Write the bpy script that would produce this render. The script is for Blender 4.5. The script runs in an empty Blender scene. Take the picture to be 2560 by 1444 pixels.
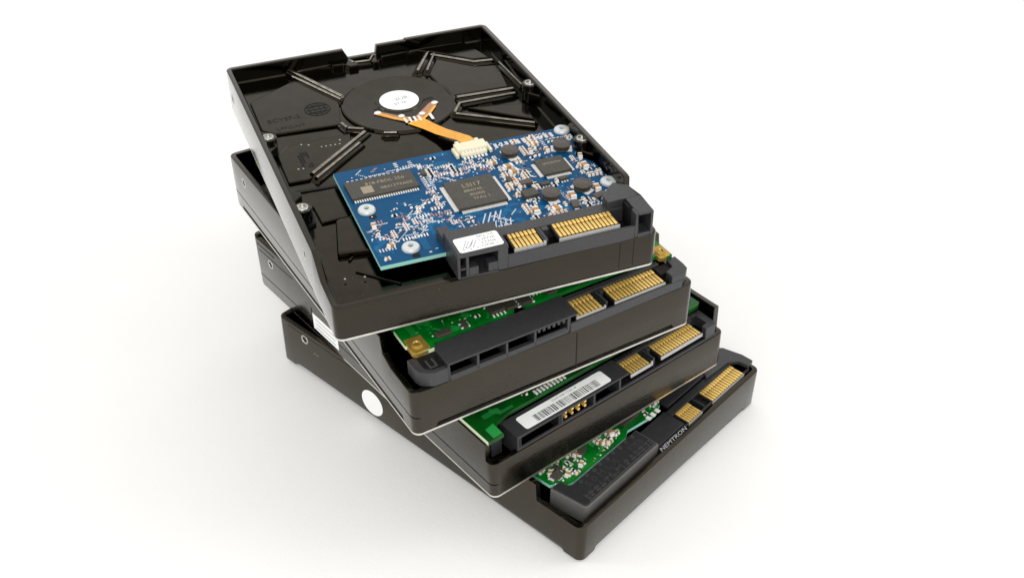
import bpy, bmesh, math, random
from mathutils import Vector, Matrix

# ------------------------------------------------------------------ camera, world, lamps
S = 0.001                                    # the script thinks in millimetres
sc = bpy.context.scene
COL = sc.collection
cam_d = bpy.data.cameras.new('camera')
cam = bpy.data.objects.new('camera', cam_d)
COL.objects.link(cam)
cam.location = (-0.19768, -0.14387, 0.30247)
cam.rotation_euler = (math.radians(51.8558), math.radians(-0.51256), math.radians(-48.19025))
cam_d.sensor_width = 36.0
cam_d.lens = 2959.2 / 2560 * 36
cam_d.clip_start = 0.01
cam_d.clip_end = 50
cam_d.dof.use_dof = False
sc.camera = cam

w = bpy.data.worlds.new('World')
sc.world = w
w.use_nodes = True
w.node_tree.nodes['Background'].inputs[0].default_value = (1.0, 0.985, 0.96, 1)
w.node_tree.nodes['Background'].inputs[1].default_value = 0.93


def area(name, loc, target, sx, sy, power, col=(1, 1, 1)):
    d = bpy.data.lights.new(name, 'AREA')
    d.shape = 'RECTANGLE'
    d.size, d.size_y = sx, sy
    d.energy = power
    d.color = col
    o = bpy.data.objects.new(name, d)
    COL.objects.link(o)
    o.location = loc
    v = Vector(target) - Vector(loc)
    o.rotation_euler = v.to_track_quat('-Z', 'Y').to_euler()
    return o


area('softbox_back_left', (-0.75, 0.95, 0.70), (0.03, 0.08, 0.03), 0.35, 0.35, 2.0)
area('softbox_back_right', (0.80, 0.78, 0.80), (0.03, 0.08, 0.05), 1.0, 0.8, 0.4)
area('softbox_front_right', (0.85, -0.75, 0.70), (0.03, 0.08, 0.03), 0.5, 0.5, 3.0)
area('fill_front_left', (-0.70, -0.62, 0.85), (0.03, 0.06, 0.03), 0.45, 0.45, 5.2)  # added fill lamp, reaches the surfaces between the drives
area('fill_overhead', (0.10, 0.10, 1.70), (0.10, 0.10, 0.0), 1.5, 1.5, 1.2)  # added fill lamp that lifts the tabletop brightness

sc.view_settings.view_transform = 'Standard'
sc.view_settings.look = 'None'
sc.view_settings.exposure = 0.0
sc.view_settings.gamma = 1.0


# ------------------------------------------------------------------ materials
def mat(name, col, rough=0.5, metal=0.0, ior=1.5, spec=0.5, tint=(1, 1, 1), noise=0.0, nscale=300.0, bump=0.0,
        bscale=2500.0, coat=0.0, col2=None, dust=0.0, coat_ior=1.5, grain=None):
    m = bpy.data.materials.new(name)
    m.use_nodes = True
    nt = m.node_tree
    b = nt.nodes['Principled BSDF']
    b.inputs['Base Color'].default_value = (*col, 1)
    b.inputs['Roughness'].default_value = rough
    b.inputs['Metallic'].default_value = metal
    b.inputs['IOR'].default_value = ior
    b.inputs['Specular IOR Level'].default_value = spec
    b.inputs['Specular Tint'].default_value = (*tint, 1)
    b.inputs['Coat Weight'].default_value = coat
    b.inputs['Coat IOR'].default_value = coat_ior
    b.inputs['Coat Roughness'].default_value = rough * 0.8
    tc = nt.nodes.new('ShaderNodeTexCoord')
    n = nt.nodes.new('ShaderNodeTexNoise')
    n.inputs['Scale'].default_value = nscale
    n.inputs['Detail'].default_value = 4
    nt.links.new(tc.outputs['Object'], n.inputs['Vector'])
    # colour and gloss vary slightly over the surface
    mix = nt.nodes.new('ShaderNodeMix')
    mix.data_type = 'RGBA'
    c2 = col2 if col2 else tuple(c * (1 - noise) for c in col)
    mix.inputs[6].default_value = (*col, 1)
    mix.inputs[7].default_value = (*c2, 1)
    r = nt.nodes.new('ShaderNodeValToRGB')
    r.color_ramp.elements[0].position = 0.38
    r.color_ramp.elements[1].position = 0.62
    nt.links.new(n.outputs['Fac'], r.inputs['Fac'])
    nt.links.new(r.outputs['Color'], mix.inputs[0])
    last = mix.outputs[2]
    if dust > 0:                              # sparse pale specks of dust and lint
        nd = nt.nodes.new('ShaderNodeTexNoise')
        nd.inputs['Scale'].default_value = 1500
        nd.inputs['Detail'].default_value = 2
        nt.links.new(tc.outputs['Object'], nd.inputs['Vector'])
        rd = nt.nodes.new('ShaderNodeValToRGB')
        rd.color_ramp.elements[0].position = 0.70
        rd.color_ramp.elements[1].position = 0.76
        nt.links.new(nd.outputs['Fac'], rd.inputs['Fac'])
        mu = nt.nodes.new('ShaderNodeMath')
        mu.operation = 'MULTIPLY'
        mu.inputs[1].default_value = dust
        nt.links.new(rd.outputs['Color'], mu.inputs[0])
        m2 = nt.nodes.new('ShaderNodeMix')
        m2.data_type = 'RGBA'
        nt.links.new(mu.outputs[0], m2.inputs[0])
        nt.links.new(last, m2.inputs[6])
        m2.inputs[7].default_value = (0.35, 0.33, 0.30, 1)
        last = m2.outputs[2]
    nt.links.new(last, b.inputs['Base Color'])
    mr = nt.nodes.new('ShaderNodeMapRange')
    mr.inputs['To Min'].default_value = max(0.02, rough * 0.85)
    mr.inputs['To Max'].default_value = min(1.0, rough * 1.2)
    nt.links.new(n.outputs['Fac'], mr.inputs['Value'])
    nt.links.new(mr.outputs['Result'], b.inputs['Roughness'])
    if bump > 0:
        n2 = nt.nodes.new('ShaderNodeTexNoise')
        n2.inputs['Scale'].default_value = bscale
        n2.inputs['Detail'].default_value = 3
        if grain:                             # machining streaks: the noise is stretched along the wall
            mp = nt.nodes.new('ShaderNodeMapping')
            mp.inputs['Scale'].default_value = grain
            nt.links.new(tc.outputs['Object'], mp.inputs['Vector'])
            nt.links.new(mp.outputs['Vector'], n2.inputs['Vector'])
        else:
            nt.links.new(tc.outputs['Object'], n2.inputs['Vector'])
        bp = nt.nodes.new('ShaderNodeBump')
        bp.inputs['Strength'].default_value = bump
        bp.inputs['Distance'].default_value = 0.0002
        nt.links.new(n2.outputs['Fac'], bp.inputs['Height'])
        nt.links.new(bp.outputs['Normal'], b.inputs['Normal'])
    return m


WARM = (1.0, 0.87, 0.68)
M = {}
M['table'] = mat('white_seamless', (0.905, 0.905, 0.898), 0.60, spec=0.2, noise=0.012, nscale=25, bump=0.25, bscale=900)
M['paint_out'] = mat('satin_black_outer', (0.033, 0.028, 0.019), 0.15, metal=1.0, noise=0.07, nscale=60,
                     bump=0.55, bscale=2600, coat=1.0, dust=0.14, coat_ior=1.27, grain=(0.12, 0.12, 1.0))
M['paint_out2'] = mat('satin_bronze_outer', (0.046, 0.039, 0.028), 0.16, metal=1.0, noise=0.07, nscale=50,
                      bump=0.55, bscale=2600, coat=1.0, dust=0.14, coat_ior=1.25, grain=(0.12, 0.12, 1.0))
M['paint_out4'] = mat('satin_taupe_outer', (0.052, 0.044, 0.031), 0.17, metal=1.0, noise=0.07, nscale=50,
                      bump=0.55, bscale=2600, coat=1.0, dust=0.14, coat_ior=1.2, grain=(0.12, 0.12, 1.0))
M['paint_in'] = mat('gloss_black_inner', (0.038, 0.033, 0.024), 0.10, metal=1.0, noise=0.15, nscale=200,
                    bump=0.10, bscale=1500, dust=0.15)
M['rib'] = mat('rib_highlight_metal', (0.34, 0.315, 0.27), 0.24, metal=1.0, noise=0.35, nscale=350)  # bright crest colour paints the highlight line along each rib
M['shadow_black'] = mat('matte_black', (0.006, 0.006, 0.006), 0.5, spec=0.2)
M['alu'] = mat('brushed_aluminium', (0.72, 0.70, 0.64), 0.35, metal=1.0, noise=0.15, nscale=500)
M['steel'] = mat('bright_steel', (0.55, 0.54, 0.50), 0.30, metal=1.0, noise=0.08, nscale=900)
M['screw'] = mat('zinc_screw', (0.66, 0.70, 0.70), 0.42, metal=0.35, noise=0.06, nscale=900)
M['gold'] = mat('gold_plating', (1.0, 0.66, 0.17), 0.22, metal=0.3, noise=0.4, nscale=380)
M['goldpad'] = mat('gold_pad', (0.55, 0.36, 0.07), 0.33, metal=0.6, noise=0.25, nscale=700)
M['plastic'] = mat('grey_black_plastic', (0.034, 0.034, 0.037), 0.34, ior=1.5, noise=0.15, nscale=900, bump=0.5, bscale=4500)
M['plastic_lit'] = mat('lit_side_plastic', (0.13, 0.127, 0.12), 0.40, noise=0.12, nscale=900, bump=0.5, bscale=4500)  # paler tone paints the light on the connector block's sides
M['plastic_dk'] = mat('black_plastic', (0.012, 0.012, 0.014), 0.45, ior=1.5, noise=0.2, nscale=900, bump=0.5, bscale=4500)
M['chip'] = mat('chip_epoxy', (0.050, 0.045, 0.034), 0.45, noise=0.25, nscale=1200, bump=0.4, bscale=6000)
M['chiptext'] = mat('chip_print', (0.30, 0.26, 0.18), 0.6)
M['ferrite'] = mat('ferrite', (0.075, 0.062, 0.052), 0.45, noise=0.3, nscale=1500)
M['solder'] = mat('tin_solder', (0.88, 0.86, 0.83), 0.42, metal=0.0, noise=0.12, nscale=2500)
M['tan'] = mat('ceramic_tan', (0.50, 0.27, 0.10), 0.45, noise=0.25, nscale=2500)
M['pink'] = mat('ceramic_pink', (0.46, 0.24, 0.21), 0.5, noise=0.3, nscale=2500)
M['tonguelip'] = mat('tongue_lip', (0.45, 0.44, 0.42), 0.45, noise=0.1, nscale=900)
M['white'] = mat('white_silk', (0.60, 0.60, 0.63), 0.6, noise=0.05)
M['paper'] = mat('label_paper', (0.93, 0.94, 0.93), 0.5, spec=0.35, noise=0.03, nscale=300)
M['ink'] = mat('label_ink', (0.06, 0.06, 0.06), 0.6)
M['inkgrey'] = mat('label_ink_faint', (0.33, 0.33, 0.36), 0.6)
M['cream'] = mat('cream_plastic', (0.80, 0.76, 0.56), 0.45, noise=0.05, nscale=1500)
M['orange'] = mat('polyimide_film', (0.93, 0.43, 0.012), 0.28, noise=0.10, nscale=500)
M['amber'] = mat('polyimide_arm', (0.52, 0.24, 0.10), 0.3, noise=0.35, nscale=1500)
M['amber2'] = mat('polyimide_track', (0.80, 0.33, 0.015), 0.25, noise=0.1, nscale=500)
M['blue'] = mat('blue_solder_mask', (0.0, 0.066, 0.165), 0.32, spec=0.12, noise=0.3, nscale=420, col2=(0.0, 0.062, 0.165))
M['blue_trace'] = mat('blue_mask_trace', (0.002, 0.15, 0.33), 0.34, spec=0.2)
M['edge_teal'] = mat('board_edge_teal', (0.35, 0.72, 0.62), 0.5)
M['green'] = mat('green_solder_mask', (0.0, 0.17, 0.012), 0.26, spec=0.4, noise=0.5, nscale=110, col2=(0.0, 0.085, 0.008))
M['green_dk'] = mat('dark_green_solder_mask', (0.001, 0.085, 0.006), 0.28, spec=0.4, noise=0.4, nscale=160, col2=(0.002, 0.05, 0.006))
M['green_trace'] = mat('green_mask_trace', (0.02, 0.30, 0.06), 0.3)
M['edge_green'] = mat('board_edge_pale', (0.62, 0.70, 0.48), 0.5)
M['emboss'] = mat('embossed_grey', (0.05, 0.05, 0.052), 0.4)


# ------------------------------------------------------------------ mesh helpers (millimetres)
CX, CY = 50.8, 73.43          # local pivot: centre of a drive


def P3(x, y, z):
    return ((x - CX) * S, (y - CY) * S, z * S)


class MB:
    """collects boxes, prisms and bars and links them as ONE mesh object"""

    def __init__(self):
        self.v, self.f, self.m = [], [], []

    def add(self, vs, fs, mi=0):
        b = len(self.v)
        self.v += vs
        for f in fs:
            self.f.append([b + i for i in f])
            self.m.append(mi)

    def box(self, x0, x1, y0, y1, z0, z1, mi=0, top=None):
        vs = [(x0, y0, z0), (x1, y0, z0), (x1, y1, z0), (x0, y1, z0), (x0, y0, z1), (x1, y0, z1), (x1, y1, z1), (x0, y1, z1)]
        self.add(vs, [(0, 3, 2, 1), (0, 1, 5, 4), (1, 2, 6, 5), (2, 3, 7, 6), (3, 0, 4, 7)], mi)
        self.add([vs[4], vs[5], vs[6], vs[7]], [(0, 1, 2, 3)], mi if top is None else top)

    def prism(self, poly, z0, z1, mi=0, side=None, zf=None, pale=None):
        n = len(poly)
        vs = [(x, y, z0) for x, y in poly] + [(x, y, z1 if zf is None else zf(x, y)) for x, y in poly]
        self.add(vs, [list(range(n))[::-1], list(range(n, 2 * n))], mi)
        for i in range(n):
            k = mi if side is None else side
            if pale is not None and i not in pale:
                k = mi
            self.add([vs[i], vs[(i + 1) % n], vs[n + (i + 1) % n], vs[n + i]], [(0, 1, 2, 3)], k)

    def disc(self, cx, cy, z0, z1, r0, r1=None, n=24, mi=0, sx=1.0):
        r1 = r0 if r1 is None else r1
        a = [2 * math.pi * i / n for i in range(n)]
        vs = [(cx + r0 * math.cos(t) * sx, cy + r0 * math.sin(t), z0) for t in a] + \
             [(cx + r1 * math.cos(t) * sx, cy + r1 * math.sin(t), z1) for t in a]
        self.add(vs, [list(range(n))[::-1], list(range(n, 2 * n))] + [(i, (i + 1) % n, n + (i + 1) % n, n + i) for i in range(n)], mi)

    def lathe(self, cx, cy, prof, n=28, mi=0):
        """profile [(r,z)...] from outside to centre; last closed by a disc"""
        k = len(prof)
        vs = []
        for r, z in prof:
            vs += [(cx + r * math.cos(2 * math.pi * i / n), cy + r * math.sin(2 * math.pi * i / n), z) for i in range(n)]
        fs = [(j * n + i, j * n + (i + 1) % n, (j + 1) * n + (i + 1) % n, (j + 1) * n + i) for j in range(k - 1) for i in range(n)]
        fs.append([(k - 1) * n + i for i in range(n)])
        self.add(vs, fs, mi)

    def bar(self, a, b, wd, z0, z1, mi=0, topw=0.55):
        """a rib: trapezoid section from a to b with tapered ends"""
        dx, dy = b[0] - a[0], b[1] - a[1]
        L = math.hypot(dx, dy)
        ux, uy = dx / L, dy / L
        nx, ny = -uy, ux
        h, t = wd / 2, wd / 2 * topw
        e = wd * 0.35

        def q(p, s, k, z):
            return (p[0] + ux * s + nx * k, p[1] + uy * s + ny * k, z)
        vs = [q(a, -e, -h, z0), q(b, e, -h, z0), q(b, e, h, z0), q(a, -e, h, z0),
              q(a, 0, -t, z1), q(b, 0, -t, z1), q(b, 0, t, z1), q(a, 0, t, z1)]
        self.add(vs, [(0, 1, 5, 4), (1, 2, 6, 5), (2, 3, 7, 6), (3, 0, 4, 7), (4, 5, 6, 7), (0, 3, 2, 1)], mi)

    def round_rib(self, a, b, wd, z0, z1, mi=0, top=1):
        """half-round rib with sloping ends; its crest is slot top"""
        dx, dy = b[0] - a[0], b[1] - a[1]
        ln = math.hypot(dx, dy)
        ux, uy = dx / ln, dy / ln
        nx, ny = -uy, ux
        h = wd / 2
        prof = [(-h, z0), (-h, z1 - h * .55), (-h * .8, z1 - h * .22), (-h * .4, z1 - .03), (h * .4, z1 - .03), (h * .8, z1 - h * .22), (h, z1 - h * .55), (h, z0)]
        vs = []
        for p, e in ((a, -1), (b, 1)):
            for k, z in prof:
                s_ = e * (h * .9 if z == z0 else (h * .55 if abs(k) == h else 0))
                vs.append((p[0] + ux * s_ + nx * k, p[1] + uy * s_ + ny * k, z))
        n = len(prof)
        for i in range(n - 1):
            self.add([vs[i], vs[i + 1], vs[n + i + 1], vs[n + i]], [(0, 1, 2, 3)], top if 1 <= i <= 5 else mi)
        self.add(vs, [list(range(n))[::-1], list(range(n, 2 * n))], mi)

    def strip(self, pts, wd, th, mi=0):
        """flat ribbon through 3-D points, with thickness"""
        L, R = [], []
        for i, p in enumerate(pts):
            a = pts[max(0, i - 1)]
            b = pts[min(len(pts) - 1, i + 1)]
            dx, dy = b[0] - a[0], b[1] - a[1]
            l = math.hypot(dx, dy)
            wv = wd[i] if isinstance(wd, (list, tuple)) else wd
            nx, ny = -dy / l * wv / 2, dx / l * wv / 2
            L.append((p[0] + nx, p[1] + ny, p[2]))
            R.append((p[0] - nx, p[1] - ny, p[2]))
        n = len(pts)
        vs = L + R + [(x, y, z - th) for x, y, z in L] + [(x, y, z - th) for x, y, z in R]
        fs = []
        for i in range(n - 1):
            fs += [(i, n + i, n + i + 1, i + 1), (2 * n + i, 2 * n + i + 1, 3 * n + i + 1, 3 * n + i),
                   (i, i + 1, 2 * n + i + 1, 2 * n + i), (n + i, 3 * n + i, 3 * n + i + 1, n + i + 1)]
        fs += [(0, 2 * n, 3 * n, n), (n - 1, 2 * n - 1, 4 * n - 1, 3 * n - 1)]
        self.add(vs, fs, mi)

    def mesh(self, name, mats, smooth=None, centre=True):
        me = bpy.data.meshes.new(name)
        cv = [P3(*p) if centre else (p[0] * S, p[1] * S, p[2] * S) for p in self.v]
        me.from_pydata(cv, [], self.f)
        for k in mats:
            me.materials.append(M[k])
        for i, p in enumerate(me.polygons):
            p.material_index = self.m[i]
        bm = bmesh.new()
        bm.from_mesh(me)
        bmesh.ops.remove_doubles(bm, verts=bm.verts, dist=1e-7)
        bmesh.ops.recalc_face_normals(bm, faces=bm.faces)
        bm.to_mesh(me)
        bm.free()
        if smooth:
            me.shade_smooth()
            me.set_sharp_from_angle(angle=math.radians(smooth))
        return me

    def build(self, name, mats, parent=None, bevel=0.0, smooth=None, segs=2):
        me = self.mesh(name, mats if isinstance(mats, (list, tuple)) else [mats], smooth)
        o = bpy.data.objects.new(name, me)
        COL.objects.link(o)
        o.parent = parent
        if bevel:
            b = o.modifiers.new('bevel', 'BEVEL')
            b.width = bevel * S
            b.segments = segs
            b.limit_method = 'ANGLE'
            b.angle_limit = math.radians(35)
        return o


def put(name, me, x, y, z, rz=0.0, parent=None, rx=0.0, ry=0.0):
    """links an object that shares the mesh me, at drive coordinates x, y, z"""
    o = bpy.data.objects.new(name, me)
    COL.objects.link(o)
    o.location = P3(x, y, z)
    o.rotation_euler = (rx, ry, rz)
    o.parent = parent
    return o


def text(name, body, x, y, z, size, mkey, parent, rz=0.0, rx=0.0, ry=0.0, ext=0.02, sx=1.0, M4=None):
    cu = bpy.data.curves.new(name, 'FONT')
    cu.body = body
    cu.size = size * S
    cu.extrude = ext * S
    cu.resolution_u = 3
    cu.align_x = 'CENTER'
    cu.align_y = 'CENTER'
    tmp = bpy.data.objects.new(name, cu)
    COL.objects.link(tmp)
    me = bpy.data.meshes.new_from_object(tmp)
    bpy.data.objects.remove(tmp)
    me.materials.clear()
    me.materials.append(M[mkey])
    o = bpy.data.objects.new(name, me)
    COL.objects.link(o)
    o.location = P3(x, y, z)
    o.rotation_euler = (rx, ry, rz)
    if M4:
        o.rotation_euler = M4.to_euler()
    o.scale = (sx, 1, 1)
    o.parent = parent
    return o


LEFTFACE = Matrix(((0, 0, -1), (-1, 0, 0), (0, 1, 0)))     # text lying on the x=0 side, read from outside


def drive_root(name, label, ox, oy, th, z, ax, ay):
    """Empty at the centre of the underside; same pose as measured"""
    th = math.radians(th)
    px = ox + math.cos(th) * CX - math.sin(th) * CY
    py = oy + math.sin(th) * CX + math.cos(th) * CY
    ax, ay = math.radians(ax), math.radians(ay)
    R = Matrix.Rotation(th, 4, 'Z') @ Matrix.Rotation(ay, 4, 'X') @ Matrix.Rotation(-ax, 4, 'Y')
    o = bpy.data.objects.new(name, None)
    COL.objects.link(o)
    o.matrix_world = Matrix.Translation((px * S, py * S, z * S)) @ R
    o.empty_display_size = 0.02
    o['label'] = label
    o['category'] = 'hard drive'
    o['group'] = 'hard drives stacked like a fan of cards'
    return o


# ------------------------------------------------------------------ the die-cast tray with walls of varying height
W, L = 101.6, 146.9


def perimeter(r, off, brk):
    """points counter-clockwise, starting at the front-left corner, on the outline moved inward by off.
    brk[side] = list of positions along the side (0 = where the side starts); returns (x, y, side, t)"""
    rr = max(r - off, 0.3)
    cs = [(off + rr, off + rr), (W - off - rr, off + rr), (W - off - rr, L - off - rr), (off + rr, L - off - rr)]
    out = []
    for s in range(4):                       # 0 front, 1 right, 2 back, 3 left
        c0, c1 = cs[s], cs[(s + 1) % 4]
        n = [(0, -1), (1, 0), (0, 1), (-1, 0)][s]
        full = W if s in (0, 2) else L
        d = [(1, 0), (0, 1), (-1, 0), (0, -1)][s]
        base = [(0, 0), (W, 0), (W, L), (0, L)][s]
        for t in sorted(set([r, full - r] + [b for b in brk[s] if r < b < full - r])):
            x = base[0] + d[0] * t
            y = base[1] + d[1] * t
            if t == r:
                x, y = c0[0] + n[0] * rr, c0[1] + n[1] * rr
            elif t == full - r:
                x, y = c1[0] + n[0] * rr, c1[1] + n[1] * rr
            else:
                x -= n[0] * off
                y -= n[1] * off
            out.append((x, y, s, t))
        a0 = [-90, 0, 90, 180][s]
        for k in range(1, 6):
            a = math.radians(a0 + 90 * k / 6)
            out.append((c1[0] + rr * math.cos(a), c1[1] + rr * math.sin(a), s, full - r + r * k / 6))
    return out


def interp(tab, t):
    if t <= tab[0][0]:
        return tab[0][1]
    for (a, ha), (b, hb) in zip(tab, tab[1:]):
        if t <= b:
            return ha + (hb - ha) * (t - a) / max(b - a, 1e-6)
    return tab[-1][1]


def tray(parent, hts, zf, thick=2.0, r=2.6, grooves=(), feet=False, outm='paint_out', inm='paint_in', holes=()):
    """hts[side] = [(t, z)...] height of the wall top; one continuous mesh"""
    brk = [[t for t, _ in h] for h in hts]
    if feet:
        for s in range(4):
            full = W if s in (0, 2) else L
            brk[s] += [7.0, 7.8, full - 7.8, full - 7.0]
    brk = [b + [W * .25, W * .5, W * .75] for b in brk]
    P = lambda off: perimeter(r, off, brk)
    base = P(0)
    n = len(base)
    H = [interp(hts[s], t) for _, _, s, t in base]

    def zb(s, t):
        if not feet:
            return 0.0
        full = W if s in (0, 2) else L
        d = min(t, full - t)
        return 0.0 if d <= 7.01 else 1.5
    ZB = [zb(s, t) for _, _, s, t in base]
    rows = []

    def row(off, z):
        pts = P(off)
        rows.append([(pts[i][0], pts[i][1], z(i)) for i in range(n)])

    def rowg(z):                               # the groove runs along the left side only
        a, b2 = P(0.0), P(0.30)
        rows.append([((b2 if base[i][2] == 3 else a)[i][0], (b2 if base[i][2] == 3 else a)[i][1], z) for i in range(n)])
    row(0.5, lambda i: ZB[i])
    row(0.0, lambda i: ZB[i] + 0.5)
    for g in grooves:
        row(0.0, lambda i: g - 0.28)
        rowg(g - 0.14)
        rowg(g + 0.14)
        row(0.0, lambda i: g + 0.28)
    row(0.0, lambda i: H[i] - 0.32)
    row(0.09, lambda i: H[i] - 0.09)
    row(0.32, lambda i: H[i])
    k_in = len(rows)
    row(thick - 0.4, lambda i: H[i])
    row(thick, lambda i: H[i] - 0.4)
    row(thick + 0.25, lambda i: zf + 0.5)
    row(thick + 0.8, lambda i: zf)
    mb = MB()
    vs = [p for rw in rows for p in rw]
    fo, fi = [], []
    for j in range(len(rows) - 1):
        for i in range(n):
            q = (j * n + i, j * n + (i + 1) % n, (j + 1) * n + (i + 1) % n, (j + 1) * n + i)
            (fo if j < k_in else fi).append(q)
    mb.add(vs, fo, 0)
    mb.add(vs, fi, 1)
    mb.add([p for p in rows[-1]], [list(range(n))], 1)
    mb.add([p for p in rows[0]], [list(range(n))[::-1]], 0)
    return mb.build('casing', [outm, inm], parent, smooth=32)


def cover(parent, depth, inset=13, rim=True):
    """the lid on the far side of a drive: a thin bright plate and the stepped-in pressing under it"""
    mb = MB()
    def rr(o, r):
        return [(x, y) for x, y, _, _ in perimeter(r, o, [[], [], [], []])]
    mb.prism(rr(0.15, 2.6), -0.75, -0.03, 0)
    o = mb.build('cover_plate', 'alu', parent, smooth=32)
    mb = MB()
    mb.prism(rr(inset, 6), -depth, -0.78, 0)
    mb.build('cover_pressing', 'shadow_black', parent, smooth=32)
    return o


# ------------------------------------------------------------------ small parts, meshes made once
def mk(fn, name, mats, smooth=None):
    mb = MB()
    fn(mb)
    return mb.mesh(name, mats, smooth, centre=False)


def smd(l, wd, h, e):
    def f(mb):
        mb.box(-l / 2, -l / 2 + e, -wd / 2, wd / 2, 0, h, 0)
        mb.box(l / 2 - e, l / 2, -wd / 2, wd / 2, 0, h, 0)
        mb.box(-l / 2 + e, l / 2 - e, -wd / 2 + .04, wd / 2 - .04, 0.0, h * .96, 1)
        mb.box(-l / 2 - .25, -l / 2, -wd / 2, wd / 2, 0, h * .3, 0)
        mb.box(l / 2, l / 2 + .25, -wd / 2, wd / 2, 0, h * .3, 0)
    return f


ME = {
    'res': mk(smd(1.5, .8, .45, .32), 'resistor', ['solder', 'shadow_black']),
    'res_s': mk(smd(.95, .5, .35, .28), 'resistor', ['solder', 'chip']),
    'cap': mk(smd(1.5, .85, .8, .38), 'capacitor', ['solder', 'tan']),
    'cap_s': mk(smd(.95, .55, .5, .28), 'capacitor', ['solder', 'pink']),
    'cap_l': mk(smd(2.9, 1.8, 1.5, .6), 'capacitor', ['solder', 'tan']),
    'cap_m': mk(smd(2.1, 1.3, 1.2, .45), 'capacitor', ['solder', 'tan']),
    'sot': mk(lambda mb: (mb.box(-1.4, 1.4, -.8, .8, .1, 1.1, 1), [mb.box(a - .22, a + .22, b - .35, b + .35, 0, .3, 0) for a, b in
                                                                  ((-.95, -1.1), (0, -1.1), (.95, -1.1), (-.95, 1.1), (.95, 1.1))]), 'transistor', ['solder', 'chip']),
    'so8': mk(lambda mb: (mb.box(-2.4, 2.4, -1.9, 1.9, .15, 1.5, 1), [mb.box(-1.9 + i * 1.27 - .2, -1.9 + i * 1.27 + .2, b - .55, b + .55, 0, .35, 0)
                                                                     for i in range(4) for b in (-2.4, 2.4)]), 'small_chip', ['solder', 'chip']),
    'inductor': mk(lambda mb: (mb.box(-1.7, 1.7, -3.5, 3.5, 0, .35, 1),
                               mb.lathe(0, 0, [(2.7, .3), (2.7, .9), (1.9, 1.0), (1.9, 1.6), (2.95, 1.7), (3.05, 2.3), (2.8, 2.5)], 28, 0)),
                   'inductor', ['ferrite', 'solder'], 40),
    'diode': mk(lambda mb: (mb.box(-1.9, 1.9, -1.2, 1.2, .1, 1.3, 1), mb.box(-2.5, -1.9, -.7, .7, 0, .5, 0), mb.box(1.9, 2.5, -.7, .7, 0, .5, 0)),
                'diode', ['solder', 'ferrite']),
}


def screwhead(r=3.4):
    def f(mb):
        mb.lathe(0, 0, [(r, 0), (r, .5), (r * .88, .95), (r * .55, 1.15), (r * .34, 1.15), (r * .30, .45)], 32, 0)
        mb.disc(0, 0, .3, .46, r * .29, mi=1, n=6)
    return f


ME['screw'] = mk(screwhead(2.75), 'screw', ['screw', 'ferrite'], 40)
ME['contact'] = mk(lambda mb: (mb.box(-.45, .45, 0, 4.6, 0, .22), mb.box(-.45, .45, 5.15, 7.4, .05, .42), mb.box(-.3, .3, 4.6, 5.15, -.1, .05)), 'contact', ['gold'])
ME['pin'] = mk(lambda mb: mb.box(-.17, .17, -.6, .6, 0, .3), 'lead', ['solder'])
ME['boss'] = mk(lambda mb: (mb.lathe(0, 0, [(2.9, -6), (2.9, -.3), (2.6, 0), (1.9, 0), (1.5, -.5), (1.1, -2.5)], 24, 0),
                            mb.lathe(0, 0, [(1.95, .02), (1.9, .09), (1.5, .09), (1.45, -.45)], 24, 1)), 'screw_boss', ['paint_out', 'steel'], 40)
ME['hole'] = mk(lambda mb: (mb.lathe(0, 0, [(1.9, 0), (1.85, .12), (1.35, .12), (1.1, -.4)], 20, 0), mb.disc(0, 0, -.3, .04, 1.0, mi=1, n=16)),
                'screw_hole', ['steel', 'shadow_black'], 40)


def side_holes(parent, spots, x=0.0):
    for y, z in spots:
        put('screw_hole', ME['hole'], x, y, z, parent=parent, ry=math.radians(-90))


def contacts(parent, x0, x1, n, y, z, ln=7.4):
    for i in range(n):
        o = put('contact', ME['contact'], x0 + (x1 - x0) * i / (n - 1), y, z, parent=parent)
        o.scale = ((x1 - x0) / (n - 1) / .9 * .66, ln / 7.4, 1)


def leads(mb, x0, x1, y, z, n, axis='x', ln=1.2, w_=None, mi=0):
    st = (x1 - x0) / (n - 1)
    hw = (w_ or st * .56) / 2
    for i in range(n):
        c = x0 + st * i
        if axis == 'x':
            mb.box(c - hw, c + hw, y - ln / 2, y + ln / 2, z, z + .3, mi)
        else:
            mb.box(y - ln / 2, y + ln / 2, c - hw, c + hw, z, z + .3, mi)


def chip(parent, x0, x1, y0, y1, zb, h, sides, n=(20, 20), label=None, ln=1.3):
    mb = MB()
    mb.box(x0, x1, y0, y1, zb + .15, zb + h, 0)
    mb.disc(x0 + 1.6, y1 - 1.6, zb + h - .2, zb + h + .02, .45, n=12)
    c = mb.build('chip', 'chip', parent, bevel=.25)
    if label:
        c['label'] = label
    mb = MB()
    if 'f' in sides: leads(mb, x0 + .8, x1 - .8, y0 - ln / 2, zb + .05, n[0], ln=ln)
    if 'b' in sides: leads(mb, x0 + .8, x1 - .8, y1 + ln / 2, zb + .05, n[0], ln=ln)
    if 'l' in sides: leads(mb, y0 + .8, y1 - .8, x0 - ln / 2, zb + .05, n[1], 'y', ln=ln)
    if 'r' in sides: leads(mb, y0 + .8, y1 - .8, x1 + ln / 2, zb + .05, n[1], 'y', ln=ln)
    if mb.v:
        o = mb.build('chip_leads', 'solder', c)
        o['kind'] = 'stuff'
    return c


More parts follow.
